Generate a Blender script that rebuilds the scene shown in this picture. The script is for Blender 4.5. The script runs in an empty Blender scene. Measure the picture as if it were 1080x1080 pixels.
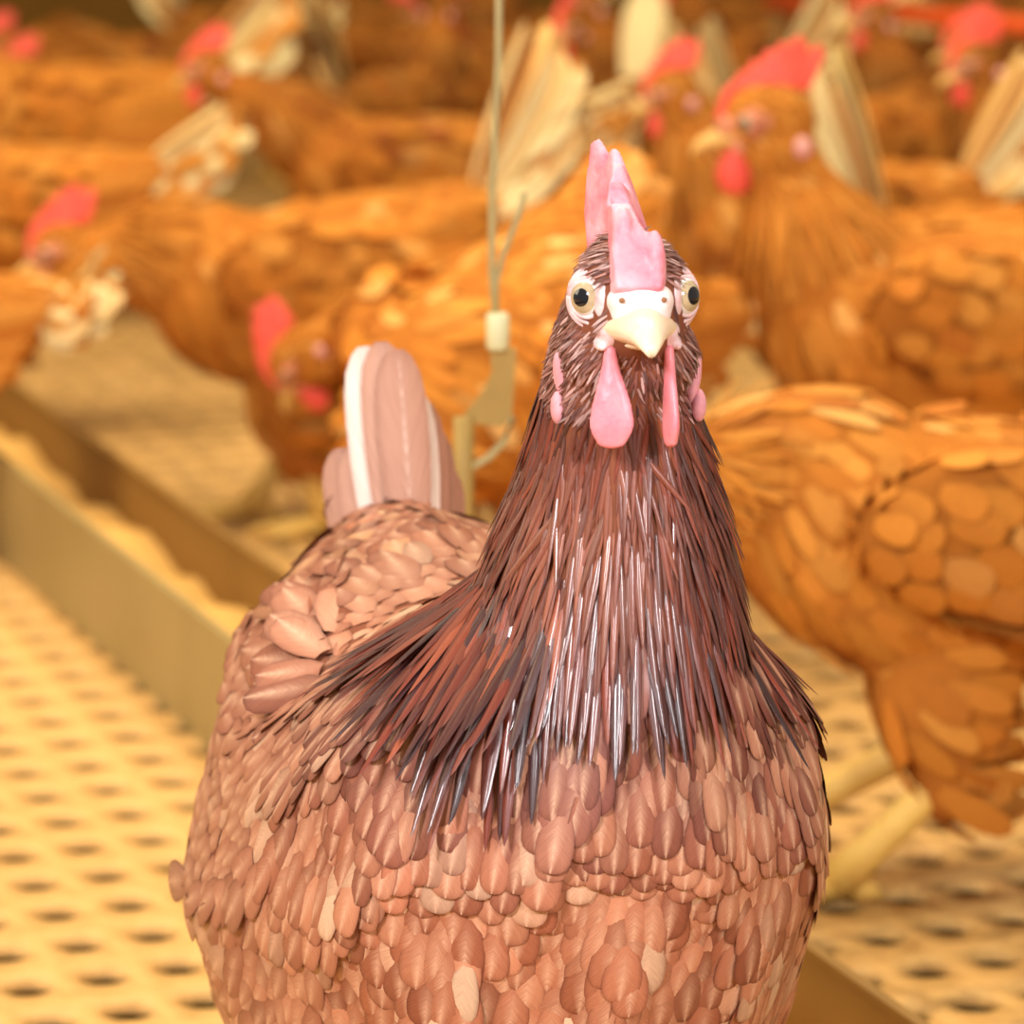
import bpy, bmesh, math, random
import numpy as np
from mathutils import Vector, Matrix

scene = bpy.context.scene
C = scene.collection
R = math.radians

# ------------------------------------------------------------------ camera
CAM_H = 0.62
PITCH = math.atan(820 / 4500)
cam_d = bpy.data.cameras.new('camera')
cam_d.lens = 150
cam_d.sensor_width = 36
cam_d.clip_start = 0.05
cam_d.dof.use_dof = True
cam_d.dof.focus_distance = 1.49
cam_d.dof.aperture_fstop = 13
cam = bpy.data.objects.new('camera', cam_d)
C.objects.link(cam)
cam.location = (0, 0, CAM_H)
cam.rotation_euler = (math.pi / 2 - PITCH, 0, 0)
scene.camera = cam

# ------------------------------------------------------------------ world and light
w = bpy.data.worlds.new('world')
scene.world = w
w.use_nodes = True
bg = w.node_tree.nodes['Background']
bg.inputs[0].default_value = (1.0, 0.80, 0.55, 1)
bg.inputs[1].default_value = 0.30

def area(name, loc, target, size, energy, color, sy=None):
    d = bpy.data.lights.new(name, 'AREA')
    d.energy = energy
    d.color = color
    d.shape = 'RECTANGLE'
    d.size = size
    d.size_y = sy or size
    o = bpy.data.objects.new(name, d)
    C.objects.link(o)
    o.location = loc
    o.rotation_euler = (Vector(target) - Vector(loc)).to_track_quat('-Z', 'Y').to_euler()
    return o

area('barn_lamp', (0.0, 2.9, 2.6), (0, 2.9, 0), 3.2, 78, (1.0, 0.86, 0.62), 2.0)
area('side_light', (-2.6, 2.2, 1.6), (0.0, 3.0, 0.1), 1.4, 22, (1.0, 0.86, 0.62))  # warm area light from the left side, no window behind it
area('flash_left', (-0.62, 0.20, 1.15), (0.02, 1.5, 0.30), 0.24, 19, (1.0, 0.97, 1.0))
area('flash_right', (0.55, 0.25, 0.95), (0.02, 1.5, 0.32), 0.20, 10, (0.97, 0.96, 1.0))

scene.view_settings.view_transform = 'Standard'
scene.view_settings.look = 'None'
scene.view_settings.gamma = 1
scene.view_settings.exposure = 0.5
scene.view_settings.use_curve_mapping = False

# ------------------------------------------------------------------ helpers
def lin(r, g, b):
    f = lambda c: (c / 255 / 12.92) if c / 255 <= 0.04045 else ((c / 255 + 0.055) / 1.055) ** 2.4
    return (f(r), f(g), f(b))

def at(px, py, d):
    """point seen at photo pixel (px, py) standing at world distance y = d"""
    c, s = math.cos(PITCH), math.sin(PITCH)
    u, v = (px - 540) / 4500, (540 - py) / 4500
    t = d / (c + v * s)
    return Vector((u * t, d, CAM_H + t * (-s + v * c)))

def link(name, me, mat=None, parent=None):
    o = bpy.data.objects.new(name, me)
    C.objects.link(o)
    if mat is not None and len(me.materials) == 0:
        me.materials.append(mat)
    if parent is not None:
        o.parent = parent
    return o

def smooth(me):
    me.polygons.foreach_set('use_smooth', [True] * len(me.polygons))
    me.update()
    return me

def mesh_np(name, V, F):
    """V (n,3) F (m,4) quads"""
    me = bpy.data.meshes.new(name)
    V = np.asarray(V, np.float32)
    F = np.asarray(F, np.int32)
    me.vertices.add(len(V))
    me.vertices.foreach_set('co', V.ravel())
    me.loops.add(F.size)
    me.loops.foreach_set('vertex_index', F.ravel())
    me.polygons.add(len(F))
    me.polygons.foreach_set('loop_start', np.arange(0, F.size, F.shape[1], dtype=np.int32))
    me.polygons.foreach_set('loop_total', np.full(len(F), F.shape[1], np.int32))
    me.update(calc_edges=True)
    me.validate()
    return me

def remesh(bm, voxel, it=6, fac=0.5):
    me = bpy.data.meshes.new('tmp')
    bm.to_mesh(me)
    bm.free()
    o = bpy.data.objects.new('tmp', me)
    C.objects.link(o)
    m = o.modifiers.new('r', 'REMESH')
    m.mode = 'VOXEL'
    m.voxel_size = voxel
    s = o.modifiers.new('s', 'SMOOTH')
    s.factor = fac
    s.iterations = it
    dg = bpy.context.evaluated_depsgraph_get()
    out = bpy.data.meshes.new_from_object(o.evaluated_get(dg))
    bpy.data.objects.remove(o)
    bpy.data.meshes.remove(me)
    return smooth(out)

def ell(bm, c, r, rot=None, sub=2):
    M = Matrix.Translation(Vector(c)) @ (rot.to_4x4() if rot is not None else Matrix.Identity(4)) @ Matrix.Diagonal((r[0], r[1], r[2], 1))
    bmesh.ops.create_icosphere(bm, subdivisions=sub, radius=1, matrix=M)

def tube(bm, pts, rad, n=10):
    pts = [Vector(p) for p in pts]
    if not hasattr(rad, '__len__'):
        rad = [rad] * len(pts)
    rings = []
    for i, p in enumerate(pts):
        t = (pts[min(i + 1, len(pts) - 1)] - pts[max(i - 1, 0)]).normalized()
        a = t.cross(Vector((0.13, 0.31, 0.94) if abs(t.z) < .9 else (1, 0.1, 0))).normalized()
        b = t.cross(a)
        rings.append([bm.verts.new(p + (a * math.cos(k * math.tau / n) + b * math.sin(k * math.tau / n)) * rad[i]) for k in range(n)])
    for i in range(len(rings) - 1):
        for k in range(n):
            bm.faces.new((rings[i][k], rings[i][(k + 1) % n], rings[i + 1][(k + 1) % n], rings[i + 1][k]))
    bm.faces.new(rings[0][::-1])
    bm.faces.new(rings[-1])

def done(bm, sm=True):
    bmesh.ops.recalc_face_normals(bm, faces=bm.faces)
    me = bpy.data.meshes.new('m')
    bm.to_mesh(me)
    bm.free()
    return smooth(me) if sm else me

def catmull(P, n):
    P = np.asarray(P, float)
    Q = np.vstack([2 * P[0] - P[1], P, 2 * P[-1] - P[-2]])
    out = []
    for i in range(1, len(Q) - 2):
        for k in range(n):
            t = k / n
            out.append(0.5 * (2 * Q[i] + (Q[i + 1] - Q[i - 1]) * t + (2 * Q[i - 1] - 5 * Q[i] + 4 * Q[i + 1] - Q[i + 2]) * t * t
                              + (3 * Q[i] - Q[i - 1] - 3 * Q[i + 1] + Q[i + 2]) * t ** 3))
    out.append(P[-1])
    return np.array(out)

# ------------------------------------------------------------------ materials
def nodes(name):
    m = bpy.data.materials.new(name)
    m.use_nodes = True
    nt = m.node_tree
    return m, nt, nt.nodes['Principled BSDF']

def N(nt, t, **kw):
    n = nt.nodes.new(t)
    for k, v in kw.items():
        setattr(n, k, v)
    return n

def math_n(nt, op, a, b=None, clamp=False):
    n = nt.nodes.new('ShaderNodeMath')
    n.operation = op
    n.use_clamp = clamp
    for i, x in enumerate((a, b)):
        if x is None:
            continue
        if isinstance(x, (int, float)):
            n.inputs[i].default_value = x
        else:
            nt.links.new(x, n.inputs[i])
    return n.outputs[0]

def mix_n(nt, fac, a, b, mode='MIX'):
    n = nt.nodes.new('ShaderNodeMix')
    n.data_type = 'RGBA'
    n.blend_type = mode
    for s, x in ((n.inputs[0], fac), (n.inputs[6], a), (n.inputs[7], b)):
        if isinstance(x, (int, float)):
            s.default_value = x
        elif isinstance(x, tuple):
            s.default_value = (*x[:3], 1)
        else:
            nt.links.new(x, s)
    return n.outputs[2]

def feather_mat(name, rough, spec, shaft, edge, light, coat=0.0, wedge=0.0):
    m, nt, p = nodes(name)
    uv = N(nt, 'ShaderNodeUVMap')
    sep = N(nt, 'ShaderNodeSeparateXYZ')
    nt.links.new(uv.outputs[0], sep.inputs[0])
    u, v = sep.outputs[0], sep.outputs[1]
    att = N(nt, 'ShaderNodeAttribute', attribute_name='fcol')
    col = att.outputs['Color']
    rnd = att.outputs['Alpha']
    au = math_n(nt, 'ABSOLUTE', math_n(nt, 'MULTIPLY', math_n(nt, 'SUBTRACT', u, 0.5), 2.0))
    # barbs: thin oblique streaks
    vec = N(nt, 'ShaderNodeCombineXYZ')
    nt.links.new(math_n(nt, 'SUBTRACT', math_n(nt, 'MULTIPLY', v, 26.0), math_n(nt, 'MULTIPLY', au, 9.0)), vec.inputs[0])
    nt.links.new(math_n(nt, 'MULTIPLY', rnd, 91.0), vec.inputs[1])
    nt.links.new(math_n(nt, 'MULTIPLY', u, 2.5), vec.inputs[2])
    no = N(nt, 'ShaderNodeTexNoise')
    no.inputs['Scale'].default_value = 1.4
    no.inputs['Detail'].default_value = 3
    nt.links.new(vec.outputs[0], no.inputs['Vector'])
    barb = math_n(nt, 'MULTIPLY', math_n(nt, 'SUBTRACT', no.outputs[0], 0.3), 2.2, True)
    # shaft streak widening towards the tip
    wdt = math_n(nt, 'ADD', math_n(nt, 'MULTIPLY', math_n(nt, 'SUBTRACT', 1.0, v, True), 0.30 + wedge), 0.03 + wedge * .35)
    sh = math_n(nt, 'SUBTRACT', 1.0, math_n(nt, 'DIVIDE', au, wdt), True)
    sh = math_n(nt, 'POWER', sh, 1.4)
    sh = math_n(nt, 'MULTIPLY', sh, math_n(nt, 'MULTIPLY', math_n(nt, 'MULTIPLY', v, 1.6, True), math_n(nt, 'ADD', math_n(nt, 'MULTIPLY', barb, -0.5), shaft), True))
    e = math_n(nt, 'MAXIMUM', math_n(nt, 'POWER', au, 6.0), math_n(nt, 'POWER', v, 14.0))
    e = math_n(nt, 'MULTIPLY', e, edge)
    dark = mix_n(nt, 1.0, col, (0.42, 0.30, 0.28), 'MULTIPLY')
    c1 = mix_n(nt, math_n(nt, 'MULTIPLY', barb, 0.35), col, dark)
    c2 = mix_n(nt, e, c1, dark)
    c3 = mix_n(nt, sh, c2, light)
    nt.links.new(c3, p.inputs['Base Color'])
    p.inputs['Roughness'].default_value = rough
    p.inputs['Specular IOR Level'].default_value = spec
    p.inputs['Sheen Weight'].default_value = 0.0
    p.inputs['Coat Weight'].default_value = coat
    p.inputs['Coat Roughness'].default_value = 0.17
    bp = N(nt, 'ShaderNodeBump')
    bp.inputs['Strength'].default_value = 0.35
    bp.inputs['Distance'].default_value = 0.0006
    nt.links.new(no.outputs[0], bp.inputs['Height'])
    nt.links.new(bp.outputs[0], p.inputs['Normal'])
    return m

def simple(name, col, rough=0.6, spec=0.4, noise=0.0, scale=40, bump=0.0, bdist=0.001, sss=0.0, dark=None, metal=0.0):
    m, nt, p = nodes(name)
    p.inputs['Roughness'].default_value = rough
    p.inputs['Specular IOR Level'].default_value = spec
    p.inputs['Metallic'].default_value = metal
    if sss:
        p.inputs['Subsurface Weight'].default_value = sss
        p.inputs['Subsurface Radius'].default_value = (1, .4, .3)
        p.inputs['Subsurface Scale'].default_value = 0.004
    tc = N(nt, 'ShaderNodeTexCoord')
    no = N(nt, 'ShaderNodeTexNoise')
    no.inputs['Scale'].default_value = scale
    no.inputs['Detail'].default_value = 4
    nt.links.new(tc.outputs['Object'], no.inputs['Vector'])
    f = math_n(nt, 'MULTIPLY', math_n(nt, 'SUBTRACT', no.outputs[0], 0.3), 2.2, True)
    d = dark or tuple(c * 0.6 for c in col)
    nt.links.new(mix_n(nt, math_n(nt, 'MULTIPLY', f, noise), col, d), p.inputs['Base Color'])
    if bump:
        b = N(nt, 'ShaderNodeBump')
        b.inputs['Strength'].default_value = bump
        b.inputs['Distance'].default_value = bdist
        nt.links.new(no.outputs[0], b.inputs['Height'])
        nt.links.new(b.outputs[0], p.inputs['Normal'])
    return m

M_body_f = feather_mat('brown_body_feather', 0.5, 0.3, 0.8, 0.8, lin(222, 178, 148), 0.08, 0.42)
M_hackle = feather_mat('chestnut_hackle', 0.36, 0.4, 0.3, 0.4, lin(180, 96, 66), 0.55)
M_down = feather_mat('head_down', 0.45, 0.4, 0.0, 0.4, lin(220, 180, 160))
M_pale_f = feather_mat('cream_tail_feather', 0.7, 0.15, 0.1, 0.0, lin(250, 230, 180))
M_white_f = feather_mat('pale_tail_feather', 0.55, 0.3, 0.4, 0.4, lin(255, 245, 235))
M_amber_f = feather_mat('amber_feather', 0.7, 0.12, 0.2, 0.12, lin(240, 180, 100))
M_skin_under = simple('under_plumage', lin(135, 80, 58), 0.9, 0.1, 0.5, 60)
M_wing_under = simple('wing_under_plumage', lin(165, 102, 74), 0.9, 0.1, 0.5, 120)
M_amber_under = simple('amber_under_plumage', lin(185, 112, 42), 0.9, 0.1, 0.4, 30)
M_comb = simple('pink_comb', lin(246, 172, 182), 0.45, 0.4, 0.9, 130, 1.0, 0.002, 0.15, lin(222, 104, 124))
M_wattle = simple('pink_wattle', lin(240, 150, 160), 0.4, 0.5, 0.7, 180, 0.7, 0.0008, 0.2, lin(218, 100, 118))
M_comb_bg = simple('red_comb', lin(250, 95, 75), 0.5, 0.4, 0.4, 120, 0.4, 0.001, 0.1, lin(225, 70, 60))
M_face = simple('pale_face_skin', lin(240, 212, 214), 0.5, 0.4, 0.8, 350, 0.8, 0.0009, 0.15, lin(206, 146, 148))
M_face_bg = simple('bg_face_skin', lin(225, 150, 115), 0.6, 0.3, 0.5, 150, 0, 0.001, 0, lin(190, 100, 70))
M_lobe = simple('pink_lobe', lin(232, 160, 170), 0.5, 0.3, 0.5, 300, 0.5, 0.0006, 0.1)
M_lobe_bg = simple('pale_lobe', lin(235, 170, 160), 0.5, 0.3, 0.3, 100)
M_beak = simple('cream_beak', lin(240, 220, 196), 0.32, 0.5, 0.8, 70, 0.1, 0.0004, 0.1, lin(236, 190, 140))
M_beak_bg = simple('amber_beak', lin(225, 175, 95), 0.5, 0.4, 0.3, 60)
M_cere = simple('white_cere', lin(242, 222, 218), 0.45, 0.4, 0.3, 300, 0.5, 0.0006, 0.1, lin(235, 190, 185))
M_nostril = simple('nostril_dark', lin(150, 105, 70), 0.7)
M_iris = simple('iris', lin(186, 164, 128), 0.15, 0.5, 0.6, 500, 0, 0.001, 0, lin(150, 132, 104))
M_pupil = simple('pupil', (0.004, 0.005, 0.010), 0.08, 0.8)
M_sclera = simple('eye_rim_white', lin(225, 220, 215), 0.25, 0.5)
M_leg = simple('yellow_leg', lin(240, 200, 105), 0.55, 0.4, 0.35, 150, 0.4, 0.001, 0.0, lin(210, 155, 70))

# ------------------------------------------------------------------ setting: slatted floor, pit, back wall
def floor_mat():
    m, nt, p = nodes('slatted_plastic')
    tc = N(nt, 'ShaderNodeTexCoord')
    sep = N(nt, 'ShaderNodeSeparateXYZ')
    nt.links.new(tc.outputs['Object'], sep.inputs[0])
    # the side of the trough where the hens stand is caked with litter
    side = math_n(nt, 'ADD', sep.outputs[0], math_n(nt, 'MULTIPLY', sep.outputs[1], 0.327))
    side = math_n(nt, 'MULTIPLY', math_n(nt, 'SUBTRACT', side, 0.74), 40.0, True)
    n1 = N(nt, 'ShaderNodeTexNoise')
    n1.inputs['Scale'].default_value = 16
    n1.inputs['Detail'].default_value = 6
    n1.inputs['Roughness'].default_value = 0.7
    nt.links.new(tc.outputs['Object'], n1.inputs[0])
    n2 = N(nt, 'ShaderNodeTexNoise')
    n2.inputs['Scale'].default_value = 60
    n2.inputs['Detail'].default_value = 5
    nt.links.new(tc.outputs['Object'], n2.inputs[0])
    clean = mix_n(nt, math_n(nt, 'MULTIPLY', math_n(nt, 'SUBTRACT', n2.outputs[0], 0.45), 3, True), lin(222, 176, 108), lin(206, 156, 88))
    dirt = mix_n(nt, math_n(nt, 'MULTIPLY', math_n(nt, 'SUBTRACT', n2.outputs[0], 0.4), 4, True), lin(206, 164, 98), lin(160, 124, 74))
    f = math_n(nt, 'MULTIPLY', math_n(nt, 'SUBTRACT', n1.outputs[0], 0.36), 4.5, True)
    c = mix_n(nt, math_n(nt, 'MULTIPLY', f, side), clean, dirt)
    nt.links.new(c, p.inputs['Base Color'])
    p.inputs['Roughness'].default_value = 0.55
    p.inputs['Specular IOR Level'].default_value = 0.25
    b = N(nt, 'ShaderNodeBump')
    b.inputs['Distance'].default_value = 0.002
    b.inputs['Strength'].default_value = 0.4
    nt.links.new(n2.outputs[0], b.inputs['Height'])
    nt.links.new(b.outputs[0], p.inputs['Normal'])
    return m

def build_floor():
    # oblique lattice of round holes, real openings in a 4 mm plate
    A = np.array([0.0365, 0.0191])
    B = np.array([0.0179, -0.0595])
    O = np.array([-0.2228, 2.5595])
    n = 16
    rr = 0.0138
    ang = np.arange(n) * math.tau / n
    circ = np.stack([np.cos(ang), np.sin(ang)], 1) * rr
    # outer ring on the cell parallelogram
    def edge(theta):
        d = np.array([math.cos(theta), math.sin(theta)])
        M = np.stack([A, B], 1)
        q = np.linalg.solve(M, d)
        return d * 0.5 / max(abs(q[0]), abs(q[1]))
    M = np.stack([A, B], 1)
    corners = [math.atan2(*(M @ np.array(c))[::-1]) % math.tau for c in ((.5, .5), (-.5, .5), (-.5, -.5), (.5, -.5))]
    an = list(ang)
    for c in corners:   # snap the closest angle to each corner
        k = int(np.argmin([abs((a - c + math.pi) % math.tau - math.pi) for a in an]))
        an[k] = c
    an = np.array(an)
    outer = np.array([edge(a) for a in an])
    circ = np.stack([np.cos(an), np.sin(an)], 1) * rr
    V, F = [], []
    idx = 0
    for i in range(-60, 90):
        for j in range(-60, 60):
            c = O + A * i + B * j
            lim = 0.20 * c[1] + 0.60
            if not (0.7 < c[1] < 4.6 and -lim < c[0] < lim):
                continue
            top = np.concatenate([np.c_[outer + c, np.zeros(n)], np.c_[circ + c, np.full(n, 0)], np.c_[circ + c, np.full(n, -0.005)]])
            V.append(top)
            k = np.arange(n)
            k2 = (k + 1) % n
            F.append(np.stack([k, k2, n + k2, n + k], 1) + idx)
            F.append(np.stack([n + k, n + k2, 2 * n + k2, 2 * n + k], 1) + idx)
            idx += 3 * n
    me = mesh_np('floor', np.concatenate(V), np.concatenate(F))
    fm = floor_mat()
    o = link('floor', me, fm)
    o['kind'] = 'structure'
    # solid floor beyond and beside the perforated panels
    bm = bmesh.new()
    def rect(x0, x1, y0, y1):
        bm.faces.new([bm.verts.new(p) for p in ((x0, y0, -.0065), (x1, y0, -.0065), (x1, y1, -.0065), (x0, y1, -.0065))])
    rect(-3, 3, 4.5, 7.6)
    rect(-3, -1.5, .2, 4.5)
    rect(1.5, 3, .2, 4.5)
    far = link('floor', done(bm, False), fm)
    far['kind'] = 'structure'
    bm = bmesh.new()
    bm.faces.new([bm.verts.new(p) for p in ((-3, .2, -.028), (3, .2, -.028), (3, 4.6, -.028), (-3, 4.6, -.028))])
    pit = link('ground', done(bm, False), simple('dark_pit', lin(120, 100, 55), 0.9, 0.1, 1.0, 45, 0.6, 0.01, 0, lin(58, 46, 22)))
    pit['kind'] = 'structure'
    # droppings filling some of the holes
    rng = random.Random(4)
    bm = bmesh.new()
    for i in range(-60, 90):
        for j in range(-60, 60):
            c = O + A * i + B * j
            lim = 0.13 * c[1] + 0.05
            if not (1.2 < c[1] < 3.2 and -lim < c[0] < lim):
                continue
            right = c[0] + .327 * c[1] > .76
            if rng.random() < (0.42 if right else 0.30):
                z = -.012 if not right else -.006
                for q in range(3):
                    r = rng.uniform(.006, .011)
                    a = rng.random() * 6.3
                    d = rng.uniform(0, .007)
                    ell(bm, (c[0] + d * math.cos(a), c[1] + d * math.sin(a), z - r * .35), (r, r * .9, r * .45), sub=1)
    dr = link('droppings', done(bm), simple('grey_droppings', lin(178, 165, 128), 0.9, 0.1, 0.9, 160, 0.5, 0.002, 0, lin(105, 95, 62)))
    dr['kind'] = 'stuff'
    dr['label'] = 'grey droppings clogging some of the round holes in the slatted floor'
    dr['category'] = 'droppings'
    bm = bmesh.new()
    bmesh.ops.create_cube(bm, size=1, matrix=Matrix.Translation((0, 7.6, 1.2)) @ Matrix.Diagonal((7, .06, 2.5, 1)))
    wb = link('wall_back', done(bm, False), simple('wall_brown', lin(128, 92, 38), 0.9, 0.1, 0.6, 3, 0, .001, 0, lin(95, 66, 22)))
    wb['kind'] = 'structure'

build_floor()

# ------------------------------------------------------------------ feeding trough
def build_trough():
    root = bpy.data.objects.new('feeding_trough', None)
    C.objects.link(root)
    root['label'] = 'long galvanised metal feeding trough crossing the slatted floor behind the big brown hen'
    root['category'] = 'trough'
    M_tr = simple('trough_metal', lin(172, 152, 100), 0.5, 0.5, 0.55, 9, 0.1, 0.001, 0, lin(140, 118, 66), 0.15)
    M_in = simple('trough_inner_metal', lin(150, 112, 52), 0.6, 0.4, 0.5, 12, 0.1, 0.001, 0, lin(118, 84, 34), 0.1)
    dirv = Vector((-0.327, 1, 0)).normalized()
    nrm = Vector((dirv.y, -dirv.x, 0))
    p0 = Vector((0.656, 0, 0)) + dirv * 0.45
    Lh = 5.0
    wd, ht, th = 0.086, 0.080, 0.0025
    root.location = p0
    def sweep(prof, mat, name):
        bm = bmesh.new()
        a = [bm.verts.new(nrm * q[0] + Vector((0, 0, q[1]))) for q in prof]
        b = [bm.verts.new(nrm * q[0] + Vector((0, 0, q[1])) + dirv * Lh) for q in prof]
        for k in range(len(prof)):
            k2 = (k + 1) % len(prof)
            bm.faces.new((a[k], a[k2], b[k2], b[k]))
        bm.faces.new(a[::-1])
        bm.faces.new(b)
        return link(name, done(bm, False), mat, root)
    sweep([(0, 0), (th, 0), (th, ht - .004), (.006, ht - .003), (.006, ht), (0, ht)], M_tr, 'side_panel')
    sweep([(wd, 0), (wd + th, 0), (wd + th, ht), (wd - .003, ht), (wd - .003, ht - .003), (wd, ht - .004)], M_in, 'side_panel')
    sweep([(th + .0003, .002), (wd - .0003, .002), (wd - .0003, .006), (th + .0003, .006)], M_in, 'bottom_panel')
    # feed lying in the trough
    bm = bmesh.new()
    rng = random.Random(2)
    nx, ny = 6, 260
    g = [[bm.verts.new(nrm * (th + .0005 + (wd - .001 - th) * i / nx) + dirv * (Lh * j / ny)
          + Vector((0, 0, .042 + rng.uniform(-.002, .002) + .005 * math.sin(j * .31) + .004 * math.sin(j * .83 + 1) - .010 * i / nx))) for i in range(nx + 1)] for j in range(ny + 1)]
    for j in range(ny):
        for i in range(nx):
            bm.faces.new((g[j][i], g[j][i + 1], g[j + 1][i + 1], g[j + 1][i]))
    fe = link('poultry_feed', done(bm), simple('feed', lin(238, 190, 108), 0.85, 0.1, 0.5, 300, 0.6, 0.002, 0, lin(205, 150, 75)), None)
    fe.location = p0
    fe['kind'] = 'stuff'
    fe['label'] = 'yellow ground feed lying in the long metal trough'
    fe['category'] = 'feed'
build_trough()

# ------------------------------------------------------------------ hens
def add_attr(me, uv, col):
    ul = me.uv_layers.new(name='UVMap')
    li = np.zeros(len(me.loops), np.int32)
    me.loops.foreach_get('vertex_index', li)
    ul.data.foreach_set('uv', uv[li].astype(np.float32).ravel())
    a = me.attributes.new('fcol', 'FLOAT_COLOR', 'POINT')
    a.data.foreach_set('color', col.astype(np.float32).ravel())

def unit(a):
    return a / np.maximum(np.linalg.norm(a, axis=-1, keepdims=True), 1e-9)

def feather_mesh(P, Nn, D, L, W, tip, lift, Rad, col, rows=7, cols=5, cup=0.18, rng=None):
    """one curved vane per row of the arrays; all vanes of a plumage part in one mesh"""
    n = len(P)
    Nn = unit(Nn)
    D = unit(D - Nn * (D * Nn).sum(1, keepdims=True))
    S = np.cross(Nn, D)
    v = 1 - (1 - np.linspace(0, 1, rows)) ** 1.7
    u = np.linspace(-1, 1, cols)
    vv, uu = np.meshgrid(v, u, indexing='ij')
    vv, uu = vv.ravel()[None], uu.ravel()[None]
    tip = tip[:, None]
    rnd = np.where(vv < .6, .45 + .55 * np.sin(np.clip(vv / .6, 0, 1) * math.pi / 2), np.clip(1 - (np.clip((vv - .6) / .4, 0, 1)) ** 3.4, 0.0, 1) ** .45)
    pnt = np.where(vv < .3, .5 + .5 * np.sin(vv / .3 * math.pi / 2), np.clip((1 - vv) / .7, 0, 1) ** 0.75)
    prof = np.maximum(rnd * (1 - tip) + pnt * tip, .02 + .22 * (1 - tip) ** 4)
    Lc, Wc, lc, Rc = L[:, None], W[:, None], lift[:, None], Rad[:, None]
    along = vv * Lc
    up = lc * Lc * vv - along ** 2 / (2 * Rc) - cup * Wc * uu ** 2 * prof + Lc * .02
    side = uu * Wc * .5 * prof
    V = P[:, None] + D[:, None] * along[..., None] + Nn[:, None] * up[..., None] + S[:, None] * side[..., None]
    m = rows * cols
    idx = []
    for r in range(rows - 1):
        for c in range(cols - 1):
            idx.append((r * cols + c, r * cols + c + 1, (r + 1) * cols + c + 1, (r + 1) * cols + c))
    F = (np.array(idx)[None] + (np.arange(n) * m)[:, None, None]).reshape(-1, 4)
    me = mesh_np('feathers', V.reshape(-1, 3), F)
    uvs = np.stack([np.broadcast_to((uu + 1) / 2, (n, m)), np.broadcast_to(vv, (n, m))], -1).reshape(-1, 2)
    cc = np.repeat(col[:, None], m, 1).reshape(-1, 4)
    if len(me.vertices) == len(cc):
        add_attr(me, uvs, cc)
    me.polygons.foreach_set('use_smooth', np.ones(len(me.polygons), bool))
    return me

def sample_surface(me, n, rng, wfun=None):
    nv = len(me.vertices)
    co = np.zeros(nv * 3, np.float32)
    me.vertices.foreach_get('co', co)
    co = co.reshape(-1, 3).astype(float)
    npoly = len(me.polygons)
    ce = np.zeros(npoly * 3, np.float32)
    me.polygons.foreach_get('center', ce)
    no = np.zeros(npoly * 3, np.float32)
    me.polygons.foreach_get('normal', no)
    ar = np.zeros(npoly, np.float32)
    me.polygons.foreach_get('area', ar)
    ce = ce.reshape(-1, 3).astype(float)
    no = no.reshape(-1, 3).astype(float)
    pw = ar.astype(float)
    if wfun is not None:
        pw = pw * wfun(ce)
    k = rng.choice(npoly, n, p=pw / pw.sum())
    jit = rng.normal(0, 1, (n, 3)) * np.sqrt(ar[k])[:, None] * .35
    nn = no[k]
    jit -= nn * (jit * nn).sum(1, keepdims=True)
    return ce[k] + jit, nn

def darts(P, r):
    """keep a subset of P no closer than r (array) to each other"""
    keep = []
    grids = {}
    cell = r
    for i in range(len(P)):
        ri = r[i]
        lv = int(round(math.log(ri) * 4))
        s = math.exp(lv / 4)
        x, y, z = P[i]
        kx, ky, kz = int(x // s), int(y // s), int(z // s)
        g = grids.setdefault(lv, {})
        ok = True
        for lv2 in (lv, lv - 1, lv + 1):
            g2 = grids.get(lv2)
            if g2 is None:
                continue
            s2 = math.exp(lv2 / 4)
            ax, ay, az = int(x // s2), int(y // s2), int(z // s2)
            for dx in (-1, 0, 1):
                for dy in (-1, 0, 1):
                    for dz in (-1, 0, 1):
                        for q in g2.get((ax + dx, ay + dy, az + dz), ()):
                            if (q[0] - x) ** 2 + (q[1] - y) ** 2 + (q[2] - z) ** 2 < ri * ri:
                                ok = False
                                break
                        if not ok: break
                    if not ok: break
                if not ok: break
            if not ok: break
        if ok:
            g.setdefault((kx, ky, kz), []).append((x, y, z))
            keep.append(i)
    return np.array(keep, int)

def pick_col(pal, n, rng, jitter=.12):
    """pal: list of (weight, (r,g,b) srgb)"""
    wts = np.array([p[0] for p in pal], float)
    k = rng.choice(len(pal), n, p=wts / wts.sum())
    k2 = rng.choice(len(pal), n, p=wts / wts.sum())
    cols = np.array([lin(*p[1]) for p in pal])
    t = rng.random((n, 1)) * .5
    c = cols[k] * (1 - t) + cols[k2] * t
    c = c * (1 + rng.normal(0, jitter, (n, 1)))
    return np.clip(np.c_[c, rng.random(n)], 0.002, 1)

def interp(t, xs, ys):
    return np.interp(t, xs, ys)

COMB = [(-.024, .004), (-.031, .018), (-.036, .031), (-.0335, .039), (-.0290, .036), (-.0270, .029), (-.0255, .036), (-.0225, .0455), (-.0195, .047), (-.0165, .043), (-.0155, .0335),
        (-.0135, .040), (-.0095, .0435), (-.0065, .041), (-.0060, .031), (-.0035, .036), (.0005, .0375), (.0030, .034), (.0030, .025), (.0055, .029), (.0090, .0305), (.0115, .027),
        (.0110, .019), (.0135, .0215), (.0170, .0225), (.0190, .0185), (.0215, .009), (.0225, .001), (.0150, -.002), (0, .006), (-.012, .008)]

PEAKS = {2, 3, 4, 7, 8, 9, 11, 12, 13, 15, 16, 17, 19, 20, 21, 23, 24, 25}

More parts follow.
